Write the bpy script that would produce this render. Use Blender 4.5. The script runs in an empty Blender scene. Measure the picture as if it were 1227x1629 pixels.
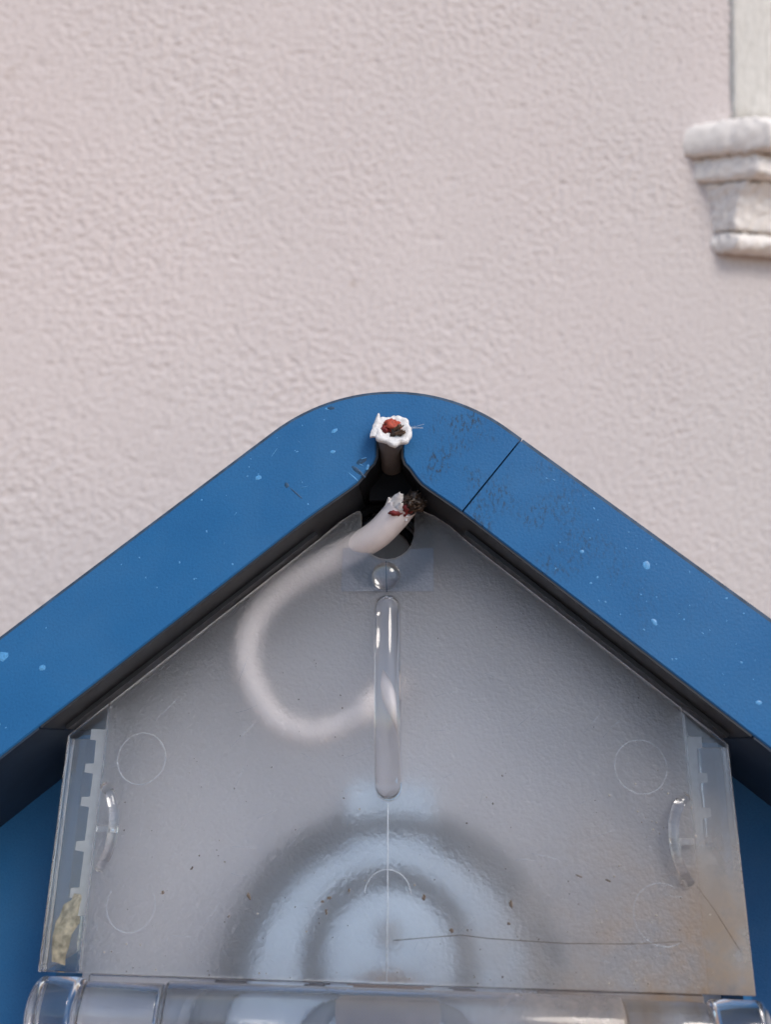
import bpy, bmesh, math, random
import numpy as np
from mathutils import Vector, Matrix, Euler

random.seed(11)
rng = np.random.default_rng(7)
R = math.radians
scene = bpy.context.scene
col = scene.collection

# ------------------------------------------------------------------ camera
CAM_H = 1.40
cam_d = bpy.data.cameras.new('camera')
cam_d.sensor_fit = 'VERTICAL'; cam_d.sensor_height = 36.0
cam_d.lens = 36.0 * 1225.0 / 1629.0
cam_d.clip_start = 0.01; cam_d.clip_end = 500.0
cam_d.dof.use_dof = True; cam_d.dof.focus_distance = 0.268; cam_d.dof.aperture_fstop = 9.0
cam = bpy.data.objects.new('camera', cam_d); col.objects.link(cam)
cam.location = (0, 0, CAM_H); cam.rotation_euler = (R(90 + 1.5), 0, 0)
scene.camera = cam

# ------------------------------------------------------------------ sky, sun, exposure
SUN_EL, SUN_AZ = 46.0, 42.0          # azimuth: degrees to the right of straight behind the camera
w = bpy.data.worlds.new('World'); scene.world = w; w.use_nodes = True
nt = w.node_tree
sky = nt.nodes.new('ShaderNodeTexSky'); sky.sky_type = 'NISHITA'; sky.sun_disc = False
sky.sun_elevation = R(SUN_EL)
sd = Vector((math.sin(R(SUN_AZ)) * math.cos(R(SUN_EL)), -math.cos(R(SUN_AZ)) * math.cos(R(SUN_EL)), math.sin(R(SUN_EL))))
sky.sun_rotation = math.atan2(sd.x, sd.y)
sky.air_density = 1.0; sky.dust_density = 1.2
bg = nt.nodes['Background']; bg.inputs['Strength'].default_value = 0.12
nt.links.new(sky.outputs[0], bg.inputs['Color'])
sun_d = bpy.data.lights.new('sun', 'SUN'); sun_d.energy = 1.4; sun_d.angle = R(22); sun_d.color = (1.0, 0.91, 0.82)
sun = bpy.data.objects.new('sun', sun_d); col.objects.link(sun)
sun.rotation_euler = sd.to_track_quat('Z', 'Y').to_euler()
scene.view_settings.view_transform = 'Standard'; scene.view_settings.look = 'None'
scene.view_settings.gamma = 1.0; scene.view_settings.exposure = 0.52
scene.cycles.use_denoising = True
scene.cycles.max_bounces = 16; scene.cycles.transmission_bounces = 14; scene.cycles.glossy_bounces = 6
scene.cycles.diffuse_bounces = 5; scene.cycles.transparent_max_bounces = 16

# ------------------------------------------------------------------ helpers
MM = 0.001
def tag(o, label=None, cat=None, group=None, kind=None):
    if label: o['label'] = label
    if cat: o['category'] = cat
    if group: o['group'] = group
    if kind: o['kind'] = kind
    return o
def empty(name, loc=(0, 0, 0), rot=(0, 0, 0)):
    o = bpy.data.objects.new(name, None); o.empty_display_size = 0.02
    col.objects.link(o); o.location = loc; o.rotation_euler = rot
    return o
def obj(name, bm, m, parent=None, smooth=False, scale=MM, angle=None):
    if scale != 1: bmesh.ops.scale(bm, vec=(scale,) * 3, verts=bm.verts)
    bmesh.ops.recalc_face_normals(bm, faces=bm.faces)
    me = bpy.data.meshes.new(name); bm.to_mesh(me); bm.free()
    if smooth: me.polygons.foreach_set('use_smooth', [True] * len(me.polygons))
    if angle: me.set_sharp_from_angle(angle=R(angle))
    me.materials.append(m)
    o = bpy.data.objects.new(name, me); col.objects.link(o)
    if parent: o.parent = parent
    return o
def loop_edges(bm, pts, y):
    vs = [bm.verts.new((p[0], y, p[1])) for p in pts]
    return [bm.edges.new((vs[i], vs[(i + 1) % len(vs)])) for i in range(len(vs))]
def prism(bm, outer, y0, y1, holes=()):
    """a plate drawn as an outline in x,z (mm), with holes, from depth y0 to y1"""
    es = loop_edges(bm, outer, y0)
    for h in holes: es += loop_edges(bm, h, y0)
    r = bmesh.ops.triangle_fill(bm, edges=es, use_beauty=True)
    fs = [g for g in r['geom'] if isinstance(g, bmesh.types.BMFace)]
    bmesh.ops.dissolve_limit(bm, angle_limit=0.01, verts=list({v for f in fs for v in f.verts}), edges=list({e for f in fs for e in f.edges})) if not holes else None
    fs = [f for f in bm.faces if all(abs(v.co.y - y0) < 1e-6 for v in f.verts)]
    e = bmesh.ops.extrude_face_region(bm, geom=fs)
    bmesh.ops.translate(bm, verts=[g for g in e['geom'] if isinstance(g, bmesh.types.BMVert)], vec=(0, y1 - y0, 0))
    return bm
def box(bm, x0, x1, y0, y1, z0, z1):
    r = bmesh.ops.create_cube(bm, size=1.0)
    for v in r['verts']:
        v.co = Vector(((x0 + x1) / 2 + v.co.x * (x1 - x0), (y0 + y1) / 2 + v.co.y * (y1 - y0), (z0 + z1) / 2 + v.co.z * (z1 - z0)))
    return r['verts']
def bevel_mod(o, wmm, seg=2, ang=35):
    m = o.modifiers.new('bevel', 'BEVEL'); m.width = wmm * MM; m.segments = seg; m.limit_method = 'ANGLE'; m.angle_limit = R(ang)
    m.harden_normals = False
    return o
def catmull(P, n):
    P = [Vector(p) for p in P]; out = []
    Q = [P[0] * 2 - P[1]] + P + [P[-1] * 2 - P[-2]]
    for i in range(1, len(Q) - 2):
        for k in range(n):
            t = k / n; a, b, c, d = Q[i - 1], Q[i], Q[i + 1], Q[i + 2]
            out.append(0.5 * (2 * b + (c - a) * t + (2 * a - 5 * b + 4 * c - d) * t * t + (3 * b - a - 3 * c + d) * t ** 3))
    out.append(P[-1]); return out
def tube(bm, path, rad, seg=24, cap=True, rough=0.0):
    """sweep a ring along path; rad is a number or a function (t, angle) -> radius"""
    path = [Vector(p) for p in path]; rings = []
    tan = [(path[min(i + 1, len(path) - 1)] - path[max(i - 1, 0)]).normalized() for i in range(len(path))]
    up = Vector((0, 1, 0)) if abs(tan[0].y) < 0.9 else Vector((1, 0, 0))
    nrm = (up - tan[0] * up.dot(tan[0])).normalized()
    for i, p in enumerate(path):
        nrm = (nrm - tan[i] * nrm.dot(tan[i])).normalized(); bi = tan[i].cross(nrm)
        t = i / max(1, len(path) - 1); ring = []
        for k in range(seg):
            a = 2 * math.pi * k / seg
            r = rad(t, a) if callable(rad) else rad
            if rough: r *= 1 + rough * (random.random() - 0.5)
            ring.append(bm.verts.new(p + (nrm * math.cos(a) + bi * math.sin(a)) * r))
        rings.append(ring)
    for a, b in zip(rings, rings[1:]):
        for k in range(seg): bm.faces.new((a[k], a[(k + 1) % seg], b[(k + 1) % seg], b[k]))
    if cap:
        bm.faces.new(rings[0][::-1]); bm.faces.new(rings[-1])
    return rings
def lathe(bm, prof, centre, axis='y', seg=64, a0=0, a1=2 * math.pi):
    """revolve (radius, offset along axis) pairs about an axis through centre"""
    c = Vector(centre); full = abs(a1 - a0 - 2 * math.pi) < 1e-6
    n = seg if full else seg + 1; rings = []
    for r, h in prof:
        ring = []
        for k in range(n):
            a = a0 + (a1 - a0) * k / seg
            if axis == 'y': ring.append(bm.verts.new(c + Vector((r * math.cos(a), h, r * math.sin(a)))))
            else: ring.append(bm.verts.new(c + Vector((h, r * math.cos(a), r * math.sin(a)))))
        rings.append(ring)
    for a, b in zip(rings, rings[1:]):
        for k in range(seg): bm.faces.new((a[k], a[(k + 1) % n], b[(k + 1) % n], b[k]))
    bmesh.ops.remove_doubles(bm, verts=bm.verts, dist=1e-5)
    return bm
def perlin(x, y, seed=0):
    xi = np.floor(x).astype(np.int64); yi = np.floor(y).astype(np.int64); xf = x - xi; yf = y - yi
    def g(ix, iy, fx, fy):
        h = (ix * 374761393 + iy * 668265263 + seed * 2147483647) & 0x7fffffff
        h = ((h ^ (h >> 13)) * 1274126177) & 0x7fffffff
        a = (h ^ (h >> 16)) % 4096 / 4096 * 2 * np.pi
        return np.cos(a) * fx + np.sin(a) * fy
    u = xf ** 3 * (xf * (xf * 6 - 15) + 10); v = yf ** 3 * (yf * (yf * 6 - 15) + 10)
    a = g(xi, yi, xf, yf); b = g(xi + 1, yi, xf - 1, yf); c = g(xi, yi + 1, xf, yf - 1); d = g(xi + 1, yi + 1, xf - 1, yf - 1)
    return (a * (1 - u) + b * u) * (1 - v) + (c * (1 - u) + d * u) * v

# ------------------------------------------------------------------ materials
def mat(name):
    m = bpy.data.materials.new(name); m.use_nodes = True
    return m, m.node_tree, m.node_tree.nodes['Principled BSDF']
def node(t, k, **kw):
    n = t.nodes.new(k)
    for a, b in kw.items():
        if a in n.inputs: n.inputs[a].default_value = b
        else: setattr(n, a, b)
    return n
def ramp(t, fac, stops):
    n = t.nodes.new('ShaderNodeValToRGB'); e = n.color_ramp.elements
    while len(e) < len(stops): e.new(0.5)
    for el, (p, c) in zip(e, stops): el.position = p; el.color = (*c, 1) if len(c) == 3 else c
    t.links.new(fac, n.inputs[0]); return n
def noise(t, co, scale, detail=3, rough=0.55):
    n = node(t, 'ShaderNodeTexNoise'); n.inputs['Scale'].default_value = scale
    n.inputs['Detail'].default_value = detail; n.inputs['Roughness'].default_value = rough
    t.links.new(co, n.inputs['Vector']); return n
def coord(t): return node(t, 'ShaderNodeTexCoord').outputs['Object']
def bump(t, b, h, strength, dist):
    n = node(t, 'ShaderNodeBump'); n.inputs['Strength'].default_value = strength; n.inputs['Distance'].default_value = dist
    t.links.new(h, n.inputs['Height']); t.links.new(n.outputs[0], b.inputs['Normal']); return n
def mixc(t, fac, a, b):
    n = node(t, 'ShaderNodeMix', data_type='RGBA')
    for s, v in ((n.inputs[0], fac), (n.inputs[6], a), (n.inputs[7], b)):
        if hasattr(v, 'links') or isinstance(v, bpy.types.NodeSocket): t.links.new(v, s)
        else: s.default_value = v if isinstance(v, float) else (*v, 1)
    return n.outputs[2]
def simple(name, c, rough=0.5, var=0.12, scale=300, bmp=0.0, bscale=1500, spec=0.5):
    m, t, b = mat(name); co = coord(t)
    n = noise(t, co, scale)
    r = ramp(t, n.outputs['Fac'], [(0.3, tuple(x * (1 - var) for x in c)), (0.7, tuple(min(1, x * (1 + var)) for x in c))])
    t.links.new(r.outputs[0], b.inputs['Base Color']); b.inputs['Roughness'].default_value = rough
    b.inputs['Specular IOR Level'].default_value = spec
    if bmp: bump(t, b, noise(t, co, bscale, 2).outputs['Fac'], bmp, 0.0003)
    return m

def m_blue(name, dirt):
    m, t, b = mat(name); co = coord(t)
    n1 = noise(t, co, 35, 4)
    base = ramp(t, n1.outputs['Fac'], [(0.25, (0.018, 0.122, 0.300)), (0.75, (0.024, 0.146, 0.345))]).outputs[0]
    fg = noise(t, co, 1500, 3, 0.7); fr = ramp(t, fg.outputs['Fac'], [(0.38, (0.28,) * 3), (0.52, (0, 0, 0))]); base = mixc(t, fr.outputs[0], base, (0.012, 0.075, 0.20))
    du = noise(t, co, 18, 5, 0.7); dr = ramp(t, du.outputs['Fac'], [(0.45, (0, 0, 0)), (0.75, (0.22,) * 3)]); base = mixc(t, dr.outputs[0], base, (0.075, 0.16, 0.27))
    if dirt:
        # pale rubbed speckles
        v = noise(t, co, 420, 2, 0.6)
        sp = ramp(t, v.outputs['Fac'], [(0.735, (0, 0, 0)), (0.77, (1, 1, 1))])
        base = mixc(t, sp.outputs[0], base, (0.045, 0.21, 0.46))
        # grimy fingermark streaks on the right of the cable and along the right rafter
        mp = node(t, 'ShaderNodeMapping'); t.links.new(co, mp.inputs[0]); mp.inputs['Rotation'].default_value = (0, R(-35), 0); mp.inputs['Scale'].default_value = (1.0, 1, 0.45)
        d1 = noise(t, mp.outputs[0], 900, 4, 0.75)
        g1 = ramp(t, d1.outputs['Fac'], [(0.50, (0, 0, 0)), (0.60, (1, 1, 1))])
        d2 = noise(t, co, 60, 2, 0.5)
        g2 = ramp(t, d2.outputs['Fac'], [(0.45, (0, 0, 0)), (0.60, (1, 1, 1))])
        sx = node(t, 'ShaderNodeSeparateXYZ'); t.links.new(co, sx.inputs[0])
        mr = node(t, 'ShaderNodeMapRange'); t.links.new(sx.outputs[0], mr.inputs[0])
        mr.inputs[1].default_value = 0.002; mr.inputs[2].default_value = 0.014
        mr2 = node(t, 'ShaderNodeMapRange'); t.links.new(sx.outputs[0], mr2.inputs[0])
        mr2.inputs[1].default_value = 0.03; mr2.inputs[2].default_value = 0.085; mr2.inputs[3].default_value = 1; mr2.inputs[4].default_value = 0.12
        p = g1.outputs[0]
        for q in (g2.outputs[0], mr.outputs[0], mr2.outputs[0]):
            mu = node(t, 'ShaderNodeMath', operation='MULTIPLY'); t.links.new(p, mu.inputs[0]); t.links.new(q, mu.inputs[1]); p = mu.outputs[0]
        mu = node(t, 'ShaderNodeMath', operation='MULTIPLY'); t.links.new(p, mu.inputs[0]); mu.inputs[1].default_value = 0.8
        base = mixc(t, mu.outputs[0], base, (0.03, 0.035, 0.035))
    t.links.new(base, b.inputs['Base Color'])
    b.inputs['Specular IOR Level'].default_value = 0.22
    rr = ramp(t, noise(t, co, 90, 3).outputs['Fac'], [(0.3, (0.42,) * 3), (0.7, (0.58,) * 3)])
    t.links.new(rr.outputs[0], b.inputs['Roughness'])
    bump(t, b, noise(t, co, 1100, 2, 0.5).outputs['Fac'], 0.4, 0.0003)
    return m
M = {}
M['blue'] = m_blue('blue_plastic_marked', True)
M['blue_plain'] = m_blue('blue_plastic', False)
M['blue_edge'] = simple('grimy_blue_edge', (0.035, 0.075, 0.13), 0.6, 0.4, 250)
M['seal_shade'] = simple('dark_seal_and_shade', (0.020, 0.022, 0.026), 0.42, 0.25, 200)  # soffit bead and grommet; also the painted shade under the hood
M['brown'] = simple('brown_plastic', (0.30, 0.24, 0.21), 0.5, 0.15, 120)
M['screw'] = simple('grey_screw_cap', (0.38, 0.42, 0.47), 0.5, 0.1, 120)
M['guide'] = simple('mid_grey_plastic', (0.34, 0.33, 0.34), 0.6, 0.1, 120)
M['tray'] = simple('dark_blue_tray', (0.020, 0.035, 0.060), 0.5, 0.15, 120)
M['plate'] = simple('grey_backplate', (0.69, 0.70, 0.745), 0.6, 0.05, 40, 0.1, 900)
M['socket'] = simple('pale_blue_socket', (0.62, 0.77, 0.93), 0.35, 0.04, 60)
M['socket_dark'] = simple('dark_rubber', (0.11, 0.125, 0.15), 0.6, 0.15, 200)
M['black'] = simple('black_rubber_and_shade', (0.006, 0.0065, 0.008), 0.7, 0.2, 300, spec=0.15)  # grommet rubber; also the painted shade in the cable slot
M['cable'] = simple('white_cable', (0.84, 0.79, 0.79), 0.45, 0.06, 150, 0.1, 900)
M['shaded_sheath'] = simple('shade_painted_white_sheath', (0.115, 0.105, 0.105), 0.55, 0.15, 200)  # white cable sheath, colour darkened for the shade inside the slot
M['pvc'] = simple('torn_white_pvc', (0.74, 0.73, 0.72), 0.6, 0.2, 900, 0.6, 2500)
M['red'] = simple('red_insulation', (0.40, 0.055, 0.025), 0.6, 0.35, 900, 0.5, 2500)
M['darkred'] = simple('dark_red_insulation', (0.16, 0.012, 0.012), 0.5, 0.4, 900, 0.4, 2500)
M['strand'] = simple('tarnished_copper', (0.14, 0.09, 0.06), 0.45, 0.6, 1800)
M['strand'].node_tree.nodes['Principled BSDF'].inputs['Metallic'].default_value = 0.5
M['strand_dark'] = simple('blackened_copper', (0.035, 0.022, 0.015), 0.5, 0.7, 2200)
M['chip'] = simple('scuffed_light_blue', (0.085, 0.30, 0.58), 0.4, 0.3, 1500)
M['scuff'] = simple('deep_scuff_blue', (0.012, 0.06, 0.13), 0.5, 0.4, 1500)
M['speck'] = simple('dirt_speck', (0.14, 0.11, 0.09), 0.9, 0.5, 900)
M['hair'] = simple('pale_scratch', (0.55, 0.60, 0.66), 0.5, 0.2, 900)
M['leaf'] = simple('dry_leaf', (0.46, 0.41, 0.30), 0.8, 0.55, 420, 0.5, 600)
M['grain'] = simple('pale_dust', (0.42, 0.38, 0.33), 0.9, 0.4, 900)
M['frost'] = simple('frosted_plastic', (0.54, 0.57, 0.60), 0.5, 0.1, 300)

def m_clear(name, rough, relief, haze, tint=(0.97, 0.98, 1.0)):
    m, t, b = mat(name); co = coord(t)
    b.inputs['Base Color'].default_value = (*tint, 1)
    b.inputs['Transmission Weight'].default_value = 1.0
    b.inputs['IOR'].default_value = 1.49
    b.inputs['Roughness'].default_value = rough
    if relief:
        n = noise(t, co, 850, 1.5, 0.5)
        sx = node(t, 'ShaderNodeSeparateXYZ'); t.links.new(co, sx.inputs[0])
        ab = node(t, 'ShaderNodeMath', operation='ABSOLUTE'); t.links.new(sx.outputs[0], ab.inputs[0])
        mr = node(t, 'ShaderNodeMapRange'); t.links.new(ab.outputs[0], mr.inputs[0])     # the side margins are polished, the middle is pebbled
        mr.inputs[1].default_value = 0.0905; mr.inputs[2].default_value = 0.0945; mr.inputs[3].default_value = rough; mr.inputs[4].default_value = 0.07
        t.links.new(mr.outputs[0], b.inputs['Roughness'])
        mr3 = node(t, 'ShaderNodeMapRange'); t.links.new(ab.outputs[0], mr3.inputs[0])
        mr3.inputs[1].default_value = 0.0905; mr3.inputs[2].default_value = 0.0945; mr3.inputs[3].default_value = relief; mr3.inputs[4].default_value = 0.03
        bn = bump(t, b, n.outputs['Fac'], relief, 0.0005); t.links.new(mr3.outputs[0], bn.inputs['Strength'])
    if haze:
        out = t.nodes['Material Output']
        df = node(t, 'ShaderNodeBsdfDiffuse'); df.inputs['Color'].default_value = (0.72, 0.74, 0.78, 1)
        tl = node(t, 'ShaderNodeBsdfTranslucent'); tl.inputs['Color'].default_value = (0.72, 0.74, 0.78, 1)
        m1 = node(t, 'ShaderNodeMixShader'); m1.inputs[0].default_value = 0.5
        t.links.new(df.outputs[0], m1.inputs[1]); t.links.new(tl.outputs[0], m1.inputs[2])
        hz = noise(t, co, 45, 3, 0.6)
        hr = ramp(t, hz.outputs['Fac'], [(0.3, (haze * 0.6,) * 3), (0.7, (haze * 1.4,) * 3)])
        m2 = node(t, 'ShaderNodeMixShader'); t.links.new(hr.outputs[0], m2.inputs[0])
        if relief:
            mz = node(t, 'ShaderNodeMapRange'); t.links.new(ab.outputs[0], mz.inputs[0])
            mz.inputs[1].default_value = 0.0905; mz.inputs[2].default_value = 0.0945; mz.inputs[3].default_value = 1.0; mz.inputs[4].default_value = 0.25
            mu = node(t, 'ShaderNodeMath', operation='MULTIPLY'); t.links.new(hr.outputs[0], mu.inputs[0]); t.links.new(mz.outputs[0], mu.inputs[1]); t.links.new(mu.outputs[0], m2.inputs[0])
            t.links.new(bn.outputs[0], df.inputs['Normal'])
            # brown film of grime gathered in the lower right corner
            gx_ = node(t, 'ShaderNodeMapRange'); t.links.new(sx.outputs[0], gx_.inputs[0]); gx_.inputs[1].default_value = 0.005; gx_.inputs[2].default_value = 0.090
            gz_ = node(t, 'ShaderNodeMapRange'); t.links.new(sx.outputs[2], gz_.inputs[0]); gz_.inputs[1].default_value = -0.130; gz_.inputs[2].default_value = -0.202
            gn_ = ramp(t, noise(t, co, 70, 5, 0.65).outputs['Fac'], [(0.22, (0, 0, 0)), (0.62, (1, 1, 1))])
            q = gx_.outputs[0]
            for o_ in (gz_.outputs[0], gn_.outputs[0]):
                k_ = node(t, 'ShaderNodeMath', operation='MULTIPLY'); t.links.new(q, k_.inputs[0]); t.links.new(o_, k_.inputs[1]); q = k_.outputs[0]
            k_ = node(t, 'ShaderNodeMath', operation='MULTIPLY_ADD'); t.links.new(q, k_.inputs[0]); k_.inputs[1].default_value = 0.95; t.links.new(mu.outputs[0], k_.inputs[2]); t.links.new(k_.outputs[0], m2.inputs[0])
            cc = mixc(t, q, (0.72, 0.74, 0.78), (0.47, 0.34, 0.22)); t.links.new(cc, df.inputs['Color']); t.links.new(cc, tl.inputs['Color'])
        t.links.new(b.outputs[0], m2.inputs[1]); t.links.new(m1.outputs[0], m2.inputs[2])
        t.links.new(m2.outputs[0], out.inputs['Surface'])
    return m
M['pebble'] = m_clear('pebbled_clear_plastic', 0.41, 0.62, 0.05, (1, 1, 1))
M['clear'] = m_clear('clear_plastic', 0.03, 0.0, 0.03)
M['clear_pad'] = m_clear('polished_clear_plastic', 0.05, 0.0, 0.012)
M['clear_soft'] = m_clear('worn_clear_plastic', 0.08, 0.05, 0.05)

def m_stucco(name, ca, cb, stain=True, grain=700):
    m, t, b = mat(name); co = coord(t)
    n = noise(t, co, 3.0, 3); r = ramp(t, n.outputs['Fac'], [(0.3, ca), (0.7, cb)])
    base = r.outputs[0]
    if stain:
        s = noise(t, co, 26, 3, 0.7); sr = ramp(t, s.outputs['Fac'], [(0.66, (0, 0, 0)), (0.78, (0.4,) * 3)])
        g = noise(t, co, 1.7, 2, 0.5); gr = ramp(t, g.outputs['Fac'], [(0.40, (0, 0, 0)), (0.62, (0.8,) * 3)]); base = mixc(t, gr.outputs[0], base, (0.605, 0.57, 0.558))
        fg = noise(t, co, 240, 4, 0.7); fr = ramp(t, fg.outputs['Fac'], [(0.36, (0.30,) * 3), (0.50, (0, 0, 0))]); base = mixc(t, fr.outputs[0], base, (0.42, 0.36, 0.33))
        base = mixc(t, sr.outputs[0], base, (0.34, 0.25, 0.18))
    t.links.new(base, b.inputs['Base Color']); b.inputs['Roughness'].default_value = 0.92
    b.inputs['Specular IOR Level'].default_value = 0.2
    bump(t, b, noise(t, co, grain, 3, 0.6).outputs['Fac'], 0.35, 0.001)
    return m
M['stucco'] = m_stucco('pink_grey_stucco', (0.645, 0.575, 0.558), (0.695, 0.625, 0.603))
M['plaster'] = m_stucco('pale_painted_plaster', (0.82, 0.775, 0.725), (0.90, 0.855, 0.80), False, 500)
M['jamb'] = m_stucco('weathered_painted_render', (0.58, 0.57, 0.52), (0.68, 0.67, 0.62), False, 500)
def streaks(m):
    t = m.node_tree; b = t.nodes['Principled BSDF']; mp = node(t, 'ShaderNodeMapping'); t.links.new(coord(t), mp.inputs[0]); mp.inputs['Scale'].default_value = (1, 1, 0.35)
    n = noise(t, mp.outputs[0], 260, 4, 0.7); r = ramp(t, n.outputs['Fac'], [(0.3, (0.60, 0.58, 0.53)), (0.65, (0.76, 0.74, 0.69))]); t.links.new(r.outputs[0], b.inputs['Base Color'])
    bump(t, b, n.outputs['Fac'], 0.6, 0.002)
streaks(M['jamb'])
def m_paving():
    m, t, b = mat('warm_paving'); co = coord(t)
    r = ramp(t, noise(t, co, 6, 5, 0.65).outputs['Fac'], [(0.3, (0.27, 0.16, 0.10)), (0.7, (0.37, 0.235, 0.15))])
    t.links.new(r.outputs[0], b.inputs['Base Color']); b.inputs['Roughness'].default_value = 0.9
    bump(t, b, noise(t, co, 80, 4).outputs['Fac'], 0.4, 0.01); return m
M['paving'] = m_paving()
M['glass'] = simple('window_glass', (0.03, 0.035, 0.04), 0.05, 0.1, 5)

# ------------------------------------------------------------------ ground and wall
bm = bmesh.new(); bmesh.ops.create_grid(bm, x_segments=40, y_segments=40, size=150)
tag(obj('ground', bm, M['paving'], scale=1), kind='structure')

WALL_A = 12.0                          # the wall runs away to the right
wall_rot = (0, 0, R(WALL_A)); wall_loc = (0, 0.62, 0)
def axis(dense0, dense1, step, lo, hi, coarse):
    return np.concatenate([np.arange(lo, dense0 - 1e-6, coarse), np.arange(dense0, dense1, step), np.arange(dense1, hi + 1e-6, coarse)])
gx = axis(-0.42, 0.60, 0.0016, -4.0, 4.0, 0.12); gz = axis(1.18, 2.00, 0.0016, 0.0, 5.2, 0.12)
X, Z = np.meshgrid(gx, gz)
def stucco_h(X, Z):
    wx = X + 0.004 * perlin(X * 60, Z * 60, 5); wz = Z + 0.004 * perlin(X * 60 + 9, Z * 60, 6)
    a = perlin(wx * 175, wz * 250, 1); b_ = perlin(wx * 280 + 0.3 * wz * 190, wz * 350, 2); c = perlin(X * 14, Z * 14, 3); d = perlin(X * 330, Z * 380, 4)
    amp = 0.75 + 0.9 * perlin(X * 9 + 2, Z * 9, 12)
    h = 0.00055 * np.tanh(2.4 * a) * amp + 0.00085 * b_ * amp + 0.0004 * c + 0.0006 * d
    pit = perlin(X * 62 + 3, Z * 85, 8) + 0.5 * perlin(X * 130, Z * 160, 9)
    return h - 0.0017 * np.clip(pit - 0.28, 0, 0.4)
H = stucco_h(X, Z)
ny, nx = X.shape
vv = np.stack([X, -H, Z], -1).reshape(-1, 3)
idx = np.arange(nx * ny).reshape(ny, nx)
ff = np.stack([idx[:-1, :-1], idx[:-1, 1:], idx[1:, 1:], idx[1:, :-1]], -1).reshape(-1, 4)
me = bpy.data.meshes.new('stucco_wall'); me.vertices.add(len(vv)); me.vertices.foreach_set('co', vv.ravel().astype(np.float32))
me.loops.add(ff.size); me.loops.foreach_set('vertex_index', ff.ravel().astype(np.int32))
me.polygons.add(len(ff)); me.polygons.foreach_set('loop_start', np.arange(0, ff.size, 4, dtype=np.int32)); me.update(); me.validate()
me.polygons.foreach_set('use_smooth', np.ones(len(ff), bool))
me.materials.append(M['stucco'])
wall = bpy.data.objects.new('stucco_wall', me); col.objects.link(wall)
wall.location = wall_loc; wall.rotation_euler = wall_rot
tag(wall, 'rough pinkish grey stucco house wall behind the blue box', 'wall', kind='thing')

# ------------------------------------------------------------------ window surround on the wall (wall coordinates: x along, y out of wall is negative, z up)
WX, WZ = 0.306, 1.650                  # lower left foot of the sill on the wall
trim = empty('window_surround', (0, 0, 0)); trim.location = wall_loc; trim.rotation_euler = wall_rot
tag(trim, 'pale plaster window surround with moulded sill at the upper right', 'window', kind='thing')
def rough_mesh(bm, amp, sc, seed=0):
    bm.normal_update(); mv = [(v, v.normal.copy()) for v in bm.verts]
    from mathutils import noise as mn
    for v, n in mv:
        v.co += n * amp * (mn.noise(v.co * sc + Vector((seed, 0, 0))) + 0.5 * mn.noise(v.co * sc * 2.3))
def sill_piece(name, prof, parent, seed):
    """sweep a closed profile (out, up) round a splayed left return and along the front"""
    bm = bmesh.new(); rings = []
    SPL = 1.55
    def at(p, s):                                           # s<=1 along the return, then the straight front
        out, up = p
        lat = WX - out * 1.12
        if s <= 1: return Vector((lat + out * SPL * s, 0.012 - (out + 0.012) * s, WZ + up - 0.25 * out * s))
        return Vector((lat + out * SPL + (s - 1) * 0.45, -out, WZ + up - 0.25 * out))
    ss = [i / 26 for i in range(27)] + [1 + 0.0055 * i for i in range(1, 46)] + [1.25 + 0.05 * i for i in range(1, 16)]
    for s in ss: rings.append([bm.verts.new(at(p, s)) for p in prof])
    n = len(prof)
    for a, b in zip(rings, rings[1:]):
        for k in range(n): bm.faces.new((a[k], b[k], b[(k + 1) % n], a[(k + 1) % n]))
    bm.faces.new(rings[0]); bm.faces.new(rings[-1][::-1])
    bmesh.ops.recalc_face_normals(bm, faces=bm.faces)
    rough_mesh(bm, 0.0024, 270, seed)
    return obj(name, bm, M['plaster'], parent, True, 1)
def arc(cx, cz, r, a0, a1, n): return [(cx + r * math.cos(R(a0 + (a1 - a0) * i / n)), cz + r * math.sin(R(a0 + (a1 - a0) * i / n))) for i in range(n + 1)]
def dens(P, step=0.0024):
    out = []
    for i, p in enumerate(P):
        q = P[(i + 1) % len(P)]; L = math.dist(p, q); k = max(1, int(L / step))
        out += [(p[0] + (q[0] - p[0]) * j / k, p[1] + (q[1] - p[1]) * j / k) for j in range(k)]
    return out
sill = sill_piece('sill', dens([(0.0, 0.086), (0.030, 0.086)] + arc(0.026, 0.098, 0.019, -40, 85, 10) + [(0.012, 0.118), (0.0, 0.119)]), trim, 1)
sill_piece('fillet_moulding', dens([(0.0, 0.062), (0.030, 0.064), (0.034, 0.068), (0.034, 0.078), (0.030, 0.0855), (0.0, 0.0855)]), sill, 2)
sill_piece('cove_moulding', dens([(0.0, 0.019), (0.014, 0.020), (0.0155, 0.035), (0.019, 0.050), (0.025, 0.0615), (0.0, 0.0615)]), sill, 3)
sill_piece('bead_moulding', dens([(0.0, 0.0)] + arc(0.0085, 0.009, 0.0085, -80, 80, 8) + [(0.0, 0.0185)]), sill, 4)
def jamb(name, x0, x1, out, z0, z1, parent, seed):
    bm = bmesh.new(); box(bm, x0, x1, -out, 0.01, z0, z1)
    bmesh.ops.bevel(bm, geom=[e for e in bm.edges if all(v.co.y < 0 for v in e.verts)], offset=0.0019, segments=2, affect='EDGES')
    for _ in range(5):
        bmesh.ops.subdivide_edges(bm, edges=[e for e in bm.edges if e.calc_length() > 0.008], cuts=1, use_grid_fill=True)
    bmesh.ops.triangulate(bm, faces=[f for f in bm.faces if len(f.verts) > 4])
    rough_mesh(bm, 0.0008, 160, seed)
    return obj(name, bm, M['jamb'], parent, True, 1)
j = jamb('jamb', WX + 0.0125, WX + 0.058, 0.0022, WZ + 0.1185, WZ + 0.60, trim, 5)
jamb('raised_moulding', WX + 0.0585, WX + 0.12, 0.0035, WZ + 0.1185, WZ + 0.60, j, 6)

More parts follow.
